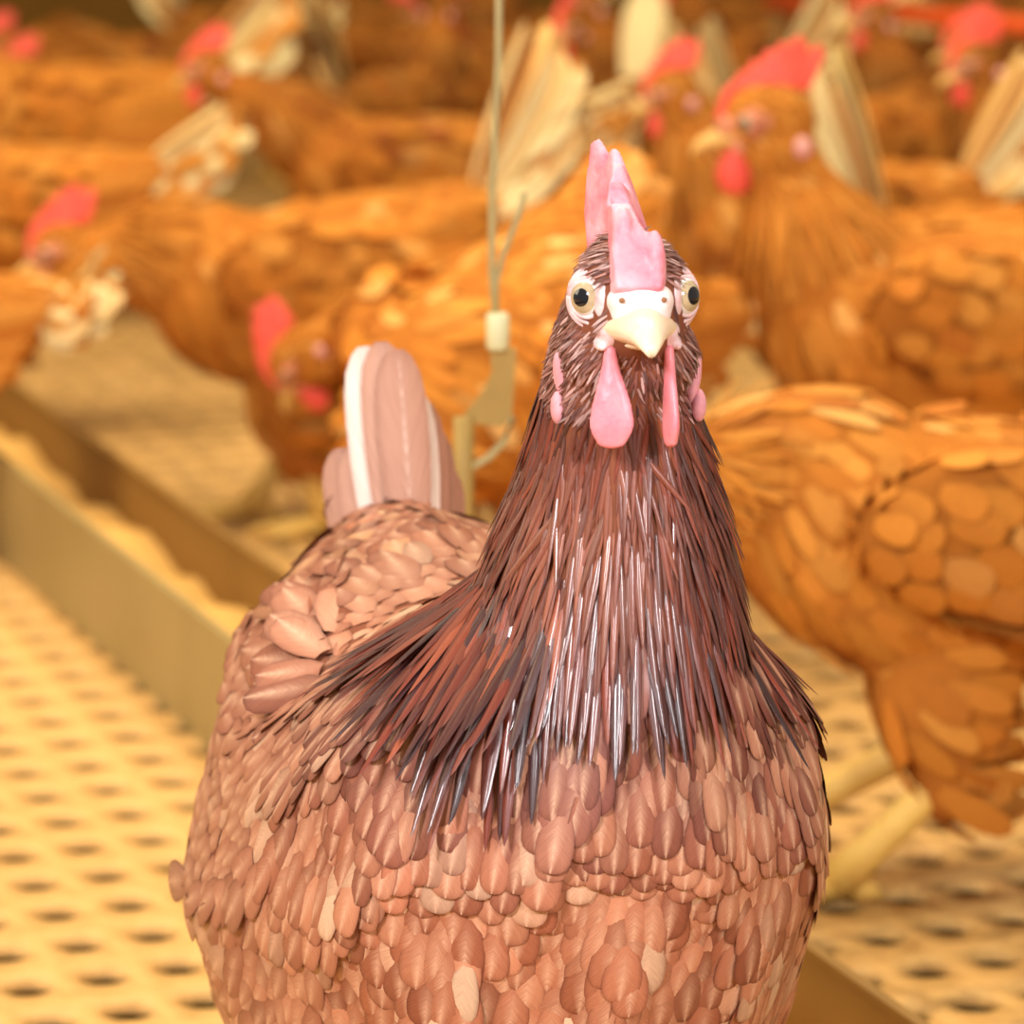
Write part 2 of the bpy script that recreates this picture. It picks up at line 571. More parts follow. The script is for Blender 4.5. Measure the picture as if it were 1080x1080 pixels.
def build_hen(spec):
    """spec: nodes (x,y,z,w,h) head to tail; hc, hf, hu head frame; detail level; palettes"""
    k = spec['k']
    fg = spec.get('fg', False)
    rng = np.random.default_rng(spec['seed'])
    root = bpy.data.objects.new('hen', None)
    C.objects.link(root)
    root.location = spec['loc']
    root.rotation_euler = (0, 0, spec.get('yaw', 0))
    root['label'] = spec['label']
    root['category'] = 'hen'
    if spec.get('group'):
        root['group'] = spec['group']
    root.scale = (k, k, k)
    nodesA = np.array(spec['nodes'], float)
    ch = catmull(nodesA, 7)
    hc = Vector(spec['hc'])
    hf = Vector(spec['hf']).normalized()
    hl = Vector((0, 0, 1)).cross(hf).normalized() if spec.get('hl') is None else Vector(spec['hl'])
    hu = hf.cross(hl).normalized()
    hs = spec.get('hs', 1.0)
    H = lambda f, l, u: hc + (hf * f + hl * l + hu * u) * hs
    Hr = Matrix((hf, hl, hu)).transposed()
    fR = spec.get('F', (1, 0, 0))
    Fv = Vector(fR)
    Lv = Vector((-Fv.y, Fv.x, 0))
    Br = Matrix((Fv, Lv, Vector((0, 0, 1)))).transposed()
    # body, neck, head and thighs: one continuous surface
    bm = bmesh.new()
    for x, y, z, ww, hh in ch:
        ell(bm, (x, y, z), (hh, ww, hh), Br, 2)
    for c, r in (((.002, 0, 0), (.0235, .0155, .0195)), ((.012, 0, -.005), (.014, .0118, .012)), ((0, .005, -.014), (.016, .013, .014)), ((0, -.005, -.014), (.016, .013, .014)),
                 ((.007, .0095, .0065), (.010, .005, .005)), ((.007, -.0095, .0065), (.010, .005, .005))):
        ell(bm, H(*c), [q * hs for q in r], Hr, 3)
    bo = spec.get('boff', (0, 0, 0))
    for s in (-1, 1):
        for c, r in (((.0, .036 * s, .135), (.034, .027, .045)), ((-.006, .037 * s, .10), (.020, .016, .034))):
            p = Fv * (c[0] + bo[0]) + Lv * c[1] + Vector((0, 0, c[2] + bo[2]))
            ell(bm, p, r, Br, 2)
    for c, r in spec.get('blobs', ()):
        ell(bm, c, r, Br, 3)
    body_me = remesh(bm, 0.0022 if fg else 0.006, 5 if fg else 4)
    link('body', body_me, M_skin_under if fg else M_amber_under, root)
    # ---- plumage scattered over the surface
    ncand = 140000 if fg else spec.get('cand', 11000)
    hcn = np.array(hc)
    P, Nn = sample_surface(body_me, ncand, rng, lambda c_: 1 + 9 * (np.linalg.norm(c_ - hcn, axis=1) < .034) + 2 * (c_[:, 2] > hcn[2] - .13))
    chp = ch[:, :3]
    tan = np.gradient(chp, axis=0)
    tan = unit(tan)
    tt = np.linspace(0, 1, len(ch))
    d2 = np.sqrt(((P[:, None] - chp[None]) ** 2).sum(2)) - ch[None, :, 3] * .75
    near = d2.argmin(1)
    # soft blend of the flow along the chain
    Wt = np.exp(-(d2 - d2.min(1, keepdims=True)) / .012)
    Wt /= Wt.sum(1, keepdims=True)
    flow = unit(Wt @ tan)
    t = (Wt @ tt)
    fwd = np.array(Fv)
    lat = np.array(Lv)
    front = np.clip((Nn * fwd).sum(1), 0, 1)
    tb = spec.get('tb', .5)      # chain parameter where the neck has become body
    flow = flow + np.outer(front * 1.4 * (t > tb * .55), np.array((0, 0, -1.0)))
    flow = flow + np.outer(np.where(t > tb, .25, 0), np.array((0, 0, -0.6)))
    if fg:
        flow = flow + np.outer(1.9 * np.exp(-((t - .50) / .09) ** 2), np.array((0, 0, -1.0)))
    flow = flow + rng.normal(0, 1, flow.shape) * np.where(t < tb * .9, .14, .08)[:, None]
    # head-frame coordinates
    hl_, hf_, hu_ = np.array(hl), np.array(hf), np.array(hu)
    q = (P - np.array(hc)) / hs
    qf, ql, qu = q @ hf_, q @ hl_, q @ hu_
    inhead = (np.linalg.norm(q, axis=1) < .034) & (qu > -.030)
    # on the head the down lies back and down from the beak
    hdir = unit(-hf_ * .75 - hu_ * .55)
    flow = np.where(inhead[:, None], hdir + np.outer(np.sign(ql), hl_) * .25 + rng.normal(0, .15, flow.shape), flow)
    e = spec.get('eye', (.013, .0138, .001))
    bare = np.zeros(len(P), bool)
    for s in (-1, 1):
        dd = np.sqrt((qf - e[0]) ** 2 + (ql - s * e[1]) ** 2 + (qu - e[2]) ** 2)
        bare |= dd < (.0088 if fg else .0080)
    bare |= (qf > .0165) & (np.abs(ql) < .0085) & (qu > -.014) & (qu < .006)
    bare |= (qf > .006) & (np.abs(ql) < .005) & (qu > .0)
    bare |= (np.abs(ql) < .0028) & (qu > .012) & (qf > -.02)
    # zone sizes along the chain (0 head .. 1 tail)
    T = spec['T']    # (t values) head, upper neck, lower neck, breast, body, rump
    sp = interp(t, T, [.0018, .0021, .0026, .0042, .0060, .0062] if fg else [.0018, .0021, .0026, .0064, .0078, .0076]) * (1 if fg else 1.7)
    Lf = interp(t, T, [.012, .019, .033, .0165, .020, .022] if fg else [.013, .024, .036, .027, .032, .030]) * (1 if fg else 1.15)
    Wf = interp(t, T, [.0018, .0021, .0036, .0104, .0130, .0130]) * (1 if fg else 1.3)
    sp = np.where(inhead, .00115 if fg else .004, sp)
    Lf = np.where(inhead, .0052 if fg else .010, Lf)
    Wf = np.where(inhead, .0010 if fg else .005, Wf)
    thigh = P[:, 2] < .12
    ok = ~bare
    P, Nn, flow, t, sp, Lf, Wf, inhead, qf, ql, qu = [a[ok] for a in (P, Nn, flow, t, sp, Lf, Wf, inhead, qf, ql, qu)]
    kp = darts(P, sp)
    P, Nn, flow, t, sp, Lf, Wf, inhead, qf, ql, qu = [a[kp] for a in (P, Nn, flow, t, sp, Lf, Wf, inhead, qf, ql, qu)]
    n = len(P)
    Lf = Lf * rng.uniform(.8, 1.2, n)
    Wf = Wf * rng.uniform(.85, 1.15, n)
    tneck = T[2] * .5 + T[3] * .5 - (.05 if fg else 0)
    # a ragged hackle border: longer cape at the sides and back of the neck than on the throat
    lateral = np.abs((P - chp[np.clip((t * (len(ch) - 1)).astype(int), 0, len(ch) - 1)]) @ lat) / .05
    backness = -(Nn @ fwd)
    cape = tneck + (.10 if fg else .05) * np.clip(lateral - (.3 if fg else 0), 0, 1.2) + .05 * np.clip(backness, 0, 1) - .03
    isneck = (t < cape + rng.normal(0, .012, n)) & ~inhead
    if fg:
        lc = P @ lat
        zc = np.interp(lc, [-.062, -.050, -.041, -.028, -.010, .028, .044, .06], [.32, .262, .218, .216, .240, .246, .236, .25])
        zc = np.where(Nn @ fwd < -.25, .250, zc)
        dax = np.hypot((P @ fwd - .062) * .8, lc - .008)
        zc = np.where(dax > .055, .40, zc)
        isneck = (P[:, 2] > zc + rng.normal(0, .0045, n)) & (t < .66) & ~inhead
        lowcape = isneck & (P[:, 2] < .262)
        flow = unit(flow)
        flow[lowcape] = flow[lowcape] * .55 + np.array((0, 0, -1.0)) + np.outer(np.full(lowcape.sum(), .15), fwd)
        Lf = np.where(isneck & (t > .40), .030 * rng.uniform(.8, 1.15, n), Lf)
        Wf = np.where(isneck & (t > .40), .0038 * rng.uniform(.8, 1.25, n), Wf)
    isbody = ~isneck & ~inhead
    if fg:
        Lf = np.where(isbody, np.minimum(Lf, .0175 + .008 * np.clip((t - .6) / .3, 0, 1)), Lf)
        Wf = np.where(isbody, np.maximum(Wf, .0090), Wf)
    pal = spec['pal']
    def make(mask, name, mat, colfun, tipv, lift, rad, rows, cols, cup=.18, Ls=1.0, Ws=1.0):
        if mask.sum() == 0:
            return
        c = colfun(P[mask], t[mask], Nn[mask], rng)
        m = int(mask.sum())
        me = feather_mesh(P[mask], Nn[mask], flow[mask], Lf[mask] * Ls, Wf[mask] * Ws, np.full(m, tipv), rng.normal(lift, lift * .3, m), np.full(m, rad), c, rows, cols, cup)
        link(name, me, mat, root)
    make(inhead, 'head_feathers', pal['m_head'], pal['head'], .8, .16, .03, 4, 3, .1)
    make(isneck, 'neck_feathers', pal['m_neck'], pal['neck'], .75, .10, .6, 6, 3 if not fg else 5, .25, 1.0, .95 if fg else 1.0)
    make(isbody, 'body_feathers', pal['m_body'], pal['body'], .05 if fg else .3, .06, .085, 9 if fg else 5, 7 if fg else 3, .045)
    # ---- wings folded against the flanks
    wc = spec.get('wing', (-.035, .071, .205))
    for s in (-1, 1):
        bm = bmesh.new()
        cen = Fv * wc[0] + Lv * (wc[1] * s) + Vector((0, 0, wc[2]))
        tilt = Matrix.Rotation(R(-8), 3, 'Y') @ Matrix.Rotation(R((5 if fg else 13) * s), 3, 'Z')
        ell(bm, cen, (.085, .018, .048) if fg else (.088, .0135, .046), Br @ tilt, 3)
        ell(bm, cen + Fv * .04 - Lv * (.004 * s) + Vector((0, 0, .004)), (.040, .016, .036), Br @ tilt, 3)
        wm = remesh(bm, .004, 3)
        Pw, Nw = sample_surface(wm, 5000 if fg else 900, rng)
        out = (Nw @ (lat * s)) > (-2 if fg else -.35)
        if fg:
            out &= (Pw[:, 2] > cen.z - .012) & ((Pw - np.array(cen)) @ fwd > -.060)
        Pw, Nw = Pw[out], Nw[out]
        for v_ in wm.vertices:
            v_.co -= v_.normal * .0035
        kk = darts(Pw, np.full(len(Pw), .0060 if fg else .014))
        Pw, Nw = Pw[kk], Nw[kk]
        m = len(Pw)
        ss = (Pw - np.array(cen)) @ fwd
        D = np.tile(-fwd + np.array((0, 0, -.28)), (m, 1)) + np.outer(np.clip(Nw @ fwd, 0, 1) * 1.5, (0, 0, -1.0)) + rng.normal(0, .12, (m, 3))
        Lw = np.interp(ss, [-.08, 0, .08], [.042, .032, .022]) * rng.uniform(.85, 1.15, m)
        Ww = np.interp(ss, [-.08, 0, .08], [.015, .016, .012]) * (1 if fg else 1.4)
        c = pal['body'](Pw, np.full(m, .7), Nw, rng)
        # flight feathers along the lower rear edge
        npz = 3 if fg else 8
        Pp = np.array([np.array(cen + Fv * (-.01 - .006 * i) + Vector((0, 0, -.030 + .0065 * i)) + Lv * (s * ((.004 if fg else .009) + .0008 * i))) for i in range(npz)])
        Np = np.tile(lat * s + np.array((0, 0, .2)), (npz, 1))
        Dp = np.tile(-fwd + np.array((0, 0, .02)), (npz, 1)) + np.outer(np.linspace(-.10, .12, npz), np.array((0, 0, 1.0))) - np.outer(np.full(npz, .30), lat * s)
        cp = pal['body'](Pp, np.full(npz, .7), Np, rng)
        me = feather_mesh(np.r_[Pw, Pp], np.r_[Nw, Np], np.r_[D, Dp], np.r_[Lw, np.full(npz, .022 if fg else .085)], np.r_[Ww, np.full(npz, .017)],
                          np.r_[np.full(m, .1), np.full(npz, .3)], np.r_[rng.normal(.13, .04, m), np.full(npz, .02)], np.r_[np.full(m, .45), np.full(npz, .6)], np.r_[c, cp], 7, 5 if fg else 3, .12)
        w_o = link('wing', me, pal['m_body'], root)
        wing_base = link('wing_base', wm, M_wing_under if fg else M_amber_under, w_o)
    # ---- tail
    tp = spec['tail']   # base, elevation, length, width, count, spread
    base = Vector(tp['base'])
    cnt = tp['n']
    Pt, Nt, Dt, Lt, Wt_ = [], [], [], [], []
    for i in range(cnt):
        a = -1 + 2 * i / (cnt - 1)
        el = R(tp['el']) + R(tp.get('fan', 18)) * (1 - abs(a)) - R(4) * rng.random()
        d = (-Fv * math.cos(el) + Vector((0, 0, math.sin(el))) + Lv * (a * tp.get('splay', .25))).normalized()
        nn = (Lv * (a * 1.4) + Fv * .8 * math.sin(el) + Vector((0, 0, math.cos(el))) * .8)
        Pt.append(base + Lv * (a * tp['hw']) + Fv * (.012 * (1 - abs(a))) - Vector((0, 0, .016)) * abs(a))
        Nt.append(nn); Dt.append(d)
        Lt.append(tp['len'] * (1 - .22 * abs(a)) * rng.uniform(.88, 1.08)); Wt_.append(tp['w'])
        if fg:
            Lt[-1] = tp['len'] * (1.0 - .42 * (a + .7) / 1.7 if a > -.7 else .62) * rng.uniform(.94, 1.05)
            Nt[-1] = Fv * 1.0 + Lv * (a * .5) + Vector((0, 0, .3))
    Pt, Nt, Dt = np.array(Pt), np.array(Nt), np.array(Dt)
    ct = pick_col(tp['pal'], cnt, rng)
    if fg:
        for i, c_ in enumerate([(196, 150, 128), (206, 160, 138), (250, 234, 222), (206, 158, 134), (196, 146, 122), (244, 220, 202), (190, 136, 110), (178, 126, 102), (186, 132, 108)]):
            ct[i, :3] = lin(*c_)
    me = feather_mesh(Pt, Nt, Dt, np.array(Lt), np.array(Wt_), np.full(cnt, .0), np.full(cnt, .03), np.full(cnt, .5), ct, 9, 7, .10)
    link('tail_feathers', me, tp['mat'], root)
    ncv = tp.get('cov', 60)
    a = rng.uniform(-1, 1, ncv)
    b = rng.random(ncv)
    el = R(tp['el']) * .75
    tdir = np.array(-Fv * math.cos(R(tp['el']) * 1.1) + Vector((0, 0, math.sin(R(tp['el']) * 1.1))))
    Pc = np.outer(rng.random(ncv) * (0 if fg else .55) * tp['len'], tdir) + np.array(base)[None] + np.outer(a * tp['hw'] * 1.15, lat) + np.outer(-.02 + .05 * b, -fwd) * .5 + np.outer(b * .038 - .02 - .016 * np.abs(a), (0, 0, 1))
    Nc = np.outer(a * 1.3, lat) + np.outer(np.full(ncv, .6), fwd) + np.outer(np.full(ncv, .6), (0, 0, 1))
    Dc = np.outer(np.full(ncv, math.cos(el)), -fwd) + np.outer(np.full(ncv, math.sin(el)), (0, 0, 1)) + np.outer(a * .25, lat)
    cc = pal['body'](Pc, np.full(ncv, .95), Nc, rng)
    cc2 = pick_col(tp['pal'], ncv, rng)
    pk = rng.random(ncv) < (.06 if fg else .6)
    cc[pk] = cc2[pk]
    me = feather_mesh(Pc, Nc, Dc, rng.uniform(.028, .042, ncv), rng.uniform(.013, .018, ncv) * (1 if fg else 1.2), np.full(ncv, .1), np.full(ncv, .10), np.full(ncv, .2), cc, 7, 5, .12)
    link('tail_coverts', me, pal['m_body'], root)
    # ---- comb
    th = .0108 if fg else .0085
    bm = bmesh.new()
    cs = spec.get('combs', 1.0 if fg else .9)
    ft, bk = [], []
    # sweep the comb outline as a grid of columns so that it can be thick and wavy
    poly = [Vector((p[0], p[1])) for p in COMB]
    pts3 = []
    for sgn in (-1, 1):
        row = []
        for pi_, p in enumerate(poly):
            hgt = max(0, (p.y - .004) / .042)
            tk = th * (.60 - .46 * min(1, hgt * 1.15)) * (.7 if pi_ in PEAKS else 1)
            f_, u_ = p.x * .88 * cs, .0125 + (p.y - .004) * .73 * cs
            if p.x > .0140 and p.y < .012:
                f_, u_ = ((.0215, .0155), (.0262, .0035), (.018, -.002))[0 if p.y > .005 else (1 if p.y > 0 else 2)]
            lean = spec.get('lean', 0) * hgt + spec.get('wave', .0012) * math.sin(p.x * 150 + 2.6)
            row.append(bm.verts.new(H(f_, lean + sgn * tk, u_)))
        pts3.append(row)
    bm.faces.new(pts3[0][::-1])
    bm.faces.new(pts3[1])
    for i in range(len(poly)):
        j = (i + 1) % len(poly)
        bm.faces.new((pts3[0][i], pts3[0][j], pts3[1][j], pts3[1][i]))
    bmesh.ops.triangulate(bm, faces=bm.faces)
    if fg:
        ell(bm, H(.0205, .0040, .0085), (.0048, .0030, .0105), Hr, 3)
        ell(bm, H(.0170, -.0036, .0120), (.0050, .0032, .0130), Hr, 3)
    bmesh.ops.recalc_face_normals(bm, faces=bm.faces)
    cm = remesh(bm, .0007 if fg else .0016, 14 if fg else 3)
    link('comb', cm, M_comb if fg else M_comb_bg, root)
    # ---- beak
    def beak(st, mat, name, seg=20):
        bm = bmesh.new()
        st = catmull([(s[0], s[1], s[2], s[3], 0) for s in st], 5)
        rings = []
        for f_, u_, hw, hh, _ in st:
            rg = []
            for q_ in range(seg):
                a_ = q_ * math.tau / seg
                ca, sa = math.cos(a_), math.sin(a_)
                up = 1.0 if sa > 0 else .75
                rg.append(bm.verts.new(H(f_, hw * ca * (1 - .18 * max(sa, 0)), u_ + hh * sa * up)))
            rings.append(rg)
        for i in range(len(rings) - 1):
            for q_ in range(seg):
                bm.faces.new((rings[i][q_], rings[i][(q_ + 1) % seg], rings[i + 1][(q_ + 1) % seg], rings[i + 1][q_]))
        bm.faces.new(rings[0][::-1])
        bm.faces.new(rings[-1])
        return link(name, done(bm), mat, root)
    MB = M_beak if fg else M_beak_bg
    beak([(.010, -.0070, .0118, .0062), (.018, -.0066, .0104, .0064), (.025, -.0070, .0076, .0060), (.0315, -.0084, .0052, .0049), (.0362, -.0104, .0033, .0038), (.0385, -.0130, .0014, .0018)], MB, 'upper_beak')
    beak([(.012, -.0108, .0080, .0022), (.019, -.0110, .0056, .0020), (.025, -.0114, .0034, .0016), (.0285, -.0118, .0016, .0010)], MB, 'lower_beak')
    bm = bmesh.new()
    ell(bm, H(.0165, 0, .0020), [x * hs for x in (.0092, .0088, .0068)], Hr, 3)
    ell(bm, H(.0190, 0, -.0035), [x * hs for x in (.0085, .0085, .0060)], Hr, 3)
    for s in (-1, 1):
        ell(bm, H(.0185, .0048 * s, .0000), [x * hs for x in (.0072, .0044, .0050)], Hr, 3)
    link('cere', remesh(bm, .0008 if fg else .002, 4), M_cere if fg else M_face_bg, root)
    if fg or spec.get('near'):
        for s in (-1, 1):
            bm = bmesh.new()
            ell(bm, H(.0250, .0055 * s, .0004), [x * hs for x in (.0022, .0008, .0008)], Hr, 2)
            link('nostril', done(bm), M_nostril, root)
    # bare skin of the face and the fleshy mouth corners
    bm = bmesh.new()
    for s in (-1, 1):
        ell(bm, H(.0088, .0108 * s, .001), [x * hs for x in (.0095, .0026, .0090)], Hr @ Matrix.Rotation(R(-26 * s), 3, 'Z'), 3)
        ell(bm, H(.0125, .0070 * s, -.0075), [x * hs for x in (.0095, .0045, .0060)], Hr, 3)
        ell(bm, H(.0140, .0100 * s, -.0108), [x * hs for x in (.0070, .0019, .0015)], Hr @ Matrix.Rotation(R(12), 3, 'Y'), 3)
        ell(bm, H(.0140, .0085 * s, .0005), [x * hs for x in (.0065, .0036, .0085)], Hr, 3)
    link('face_skin', remesh(bm, .0008 if fg else .002, 3), M_face if fg else M_face_bg, root)
    # ---- eyes with lids
    for s in (-1, 1):
        ax = Vector((.73, .68 * s, .02)).normalized()
        ec = H(e[0] - ax.x * .0022, s * e[1] - ax.y * .0022, e[2])
        axw = (hf * ax.x + hl * ax.y + hu * ax.z).normalized()
        re_ = .0056 * hs
        a1 = axw.cross(Vector((0, 0, 1))).normalized()
        a2 = axw.cross(a1)
        bm = bmesh.new()
        angs = [0, 9, 18, 26, 26.5, 32, 40, 47, 48, 60, 75, 95]
        prev = None
        sg = 28
        top = bm.verts.new(ec + axw * re_)
        for ai in angs[1:]:
            r_, h_ = math.sin(R(ai)) * re_, math.cos(R(ai)) * re_
            cur = [bm.verts.new(ec + axw * h_ + (a1 * math.cos(q_ * math.tau / sg) + a2 * math.sin(q_ * math.tau / sg)) * r_) for q_ in range(sg)]
            mi = 1 if ai <= 26 else (0 if ai <= 47.5 else 2)
            for q_ in range(sg):
                if prev is None:
                    f = bm.faces.new((top, cur[q_], cur[(q_ + 1) % sg]))
                else:
                    f = bm.faces.new((prev[q_], cur[q_], cur[(q_ + 1) % sg], prev[(q_ + 1) % sg]))
                f.material_index = mi
            prev = cur
        me = done(bm)
        for mm in (M_iris, M_pupil, M_sclera if fg else M_face_bg):
            me.materials.append(mm)
        eye = link('eye', me, None, root)
        if fg or spec.get('near'):
            bm = bmesh.new()
            for rr_, off, tr in ((.00515, .0024, .0007), (.0066, .0010, .0007), (.0080, -.0006, .0007)):
                pts = []
                for q_ in range(33):
                    a_ = q_ * math.tau / 32
                    sq = 1.0 if fg else .9
                    pts.append(ec + axw * (off * hs) + (a1 * math.cos(a_) + a2 * math.sin(a_) * sq) * rr_ * hs)
                tube(bm, pts, [tr * hs * (1 + .2 * math.sin(7 * q_)) for q_ in range(33)], 6)
            link('eyelid', done(bm), M_face if fg else M_face_bg, root)
    # ---- wattles and ear lobes
    for s in (-1, 1):
        bm = bmesh.new()
        tw = R(spec.get('tw', (0, 0))[0 if s < 0 else 1])
        ws = spec.get('ws', 1.0)
        seq = [(0, -.0125, .0018, .0014), (0, -.016, .0024, .0015), (.0005, -.021, .0038, .0016), (.001, -.027, .0056, .0017), (.001, -.0325, .0062, .0019), (.0005, -.0365, .0042, .0017)]
        if not fg:
            seq = [(0, -.0115, .004, .002), (0, -.016, .006, .0026), (.0005, -.021, .0078, .003), (.001, -.026, .0080, .003), (.001, -.030, .0060, .0026)]
        sq = catmull([(a_, b_, c_, d_, 0) for a_, b_, c_, d_ in seq], 5)
        rot = Hr @ Matrix.Rotation(tw, 3, 'Z')
        for df, u_, br, tk, _ in sq:
            ell(bm, H(.0185 + df, .0078 * s, u_), (br * hs * ws, tk * hs, max(br * .45, .0014) * hs), rot, 2)
        link('wattle', remesh(bm, .0006 if fg else .0016, 5 if fg else 2), M_wattle if fg else M_comb_bg, root)
        bm = bmesh.new()
        if fg:
            ell(bm, H(-.004, .0178 * s, -.0205), [x * hs for x in (.0042, .0020, .0075)], Hr @ Matrix.Rotation(R(-8 * s), 3, 'X'), 3)
            ell(bm, H(-.003, .0190 * s, -.0280), [x * hs for x in (.0035, .0020, .0045)], Hr, 3)
        else:
            ell(bm, H(-.012, .0165 * s, -.012), [x * hs for x in (.0045, .003, .0055)], Hr, 2)
        link('earlobe', done(bm), M_lobe if fg else M_lobe_bg, root)
    # ---- legs: shank, three front toes, hind toe, claws
    lg = spec.get('legs', ((.012, 0), (-.02, 0)))
    for s, (sx, sy) in zip((-1, 1), lg):
        hock = Fv * (-.010 + bo[0]) + Lv * (.037 * s) + Vector((0, 0, .088 + bo[2] * .6))
        foot = Fv * (sx + bo[0]) + Lv * (.037 * s + sy) + Vector((0, 0, .010))
        bm = bmesh.new()
        lr = spec.get('legr', 1.0)
        tube(bm, [hock + Vector((0, 0, .02)), hock, hock.lerp(foot, .25), hock.lerp(foot, .7), foot], [.008 * lr, .0078 * lr, .0058 * lr, .0058 * lr, .0075 * lr], 10)
        for an_, ln_ in ((0, .058), (32, .048), (-32, .048), (180, .022)):
            dv = Fv * math.cos(R(an_)) + Lv * math.sin(R(an_))
            tube(bm, [foot + Vector((0, 0, -.001)), foot + dv * ln_ * .35 + Vector((0, 0, -.0025)), foot + dv * ln_ * .7 + Vector((0, 0, -.005)), foot + dv * ln_ * .88 + Vector((0, 0, -.006)), foot + dv * ln_ * 1.08 + Vector((0, 0, -.0088))],
                 [.0055 * lr, .0046 * lr, .0040 * lr, .0028 * lr, .0008], 8)
        link('leg', done(bm), M_leg, root)
    return root

# ---- plumage palettes
def zone_fg_body(P, t, Nn, rng):
    pal = [(5, (178, 114, 86)), (4, (194, 132, 102)), (3, (160, 96, 70)), (.9, (232, 196, 164)), (1.5, (140, 80, 58))]
    c = pick_col(pal, len(P), rng, .10)
    z = P[:, 2]
    up = np.clip((z - .186 + rng.normal(0, .008, len(P))) / .030, 0, 1) * np.clip((-P[:, 1] + .0) / .05, 0, 1) * .9
    dk = pick_col([(3, (132, 76, 64)), (2, (108, 58, 50)), (1, (190, 134, 106))], len(P), rng, .12)
    c[:, :3] = c[:, :3] * (1 - up[:, None]) + dk[:, :3] * up[:, None]
    back = np.clip((P[:, 1] - .02) / .06, 0, 1) * .75
    bk = pick_col([(4, (160, 96, 66)), (3, (136, 80, 58)), (1, (214, 166, 118))], len(P), rng, .15)
    c[:, :3] = c[:, :3] * (1 - back[:, None]) + bk[:, :3] * back[:, None]
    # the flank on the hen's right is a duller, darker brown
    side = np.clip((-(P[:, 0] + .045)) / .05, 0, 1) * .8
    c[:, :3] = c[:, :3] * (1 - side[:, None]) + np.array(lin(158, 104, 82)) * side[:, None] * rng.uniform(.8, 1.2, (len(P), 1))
    # where the cape ends the breast feathers are still dark
    return c

def zone_fg_neck(P, t, Nn, rng):
    a = pick_col([(4, (92, 38, 28)), (3, (122, 48, 30)), (3, (62, 29, 30)), (.8, (150, 74, 46))], len(P), rng, .2)
    b = pick_col([(3, (150, 84, 56)), (2, (128, 66, 46))], len(P), rng, .15)
    z = P[:, 2]
    thr = np.exp(-((z - .278) / .018) ** 2) * np.exp(-((P[:, 0] - .022) / .020) ** 2)
    a[:, :3] = a[:, :3] * (1 - thr[:, None]) + b[:, :3] * thr[:, None]
    return np.clip(a, .002, 1)

def zone_fg_head(P, t, Nn, rng):
    return pick_col([(4, (134, 84, 76)), (3, (106, 62, 56)), (2, (170, 120, 108)), (1.4, (212, 176, 172))], len(P), rng, .2)

def amber(shift=1.0, pale=0.0, red=0.0):  # warmth of the barn light is put into these plumage colours
    def f(P, t, Nn, rng):
        pal = [(4, (208, 134, 50)), (3, (200, 122, 42)), (2, (216, 146, 62)), (.3, (232, 176, 98)), (.4, (182, 106, 40))]
        if pale:
            pal.append((pale, (244, 196, 120)))
        if red:
            pal.append((red, (150, 76, 30)))
        c = pick_col(pal, len(P), rng, .07)
        c[:, :3] *= shift
        return np.clip(c, .002, 1)
    return f

PAL_FG = dict(head=zone_fg_head, neck=zone_fg_neck, body=zone_fg_body, m_head=M_down, m_neck=M_hackle, m_body=M_body_f)

# ---- the big brown hen in front
KF = 1.29
F3 = Vector((.232, -.973, 0)).normalized()
L3 = Vector((-F3.y, F3.x, 0))
def fgp(s, l, z):
    p = F3 * s + L3 * l
    return (p.x, p.y, z)
fg_nodes = [(*fgp(s, l, z), ww, hh) for s, l, z, ww, hh in [
    (.083, .0116, .333, .0150, .018), (.076, .0105, .311, .0195, .023), (.072, .0115, .296, .0225, .027), (.070, .0125, .277, .0275, .032),
    (.068, .0120, .257, .0325, .038), (.066, .011, .236, .0370, .045), (.060, .009, .214, .0465, .057), (.050, .005, .188, .0730, .068),
    (.018, .002, .160, .0860, .084), (-.030, -.001, .142, .0900, .092), (-.08, .000, .164, .0780, .078), (-.125, 0, .196, .050, .044), (-.165, 0, .212, .026, .024)]]
build_hen(dict(
    k=KF, fg=True, seed=11, loc=(0, 1.205 * KF, 0), F=tuple(F3), label='large brown hen facing the camera in front, dark chestnut neck and pink comb',
    nodes=fg_nodes, hc=fgp(.085, .0116, .3325), hf=(.12, -.985, .125), eye=(.0135, .0130, .0012), pal=PAL_FG, lean=-.0045, wave=.0022,
    T=[0.0, .22, .40, .56, .72, 1.0], tb=.5, wing=(-.068, .046, .176), tw=(74, 6),
    tail=dict(base=fgp(-.166, .004, .213), el=74, fan=8, len=.088, w=.017, n=9, hw=.0125, splay=.12, cov=150,
              pal=[(5, (196, 142, 116)), (2, (250, 232, 218)), (2, (172, 116, 92))], mat=M_white_f)))

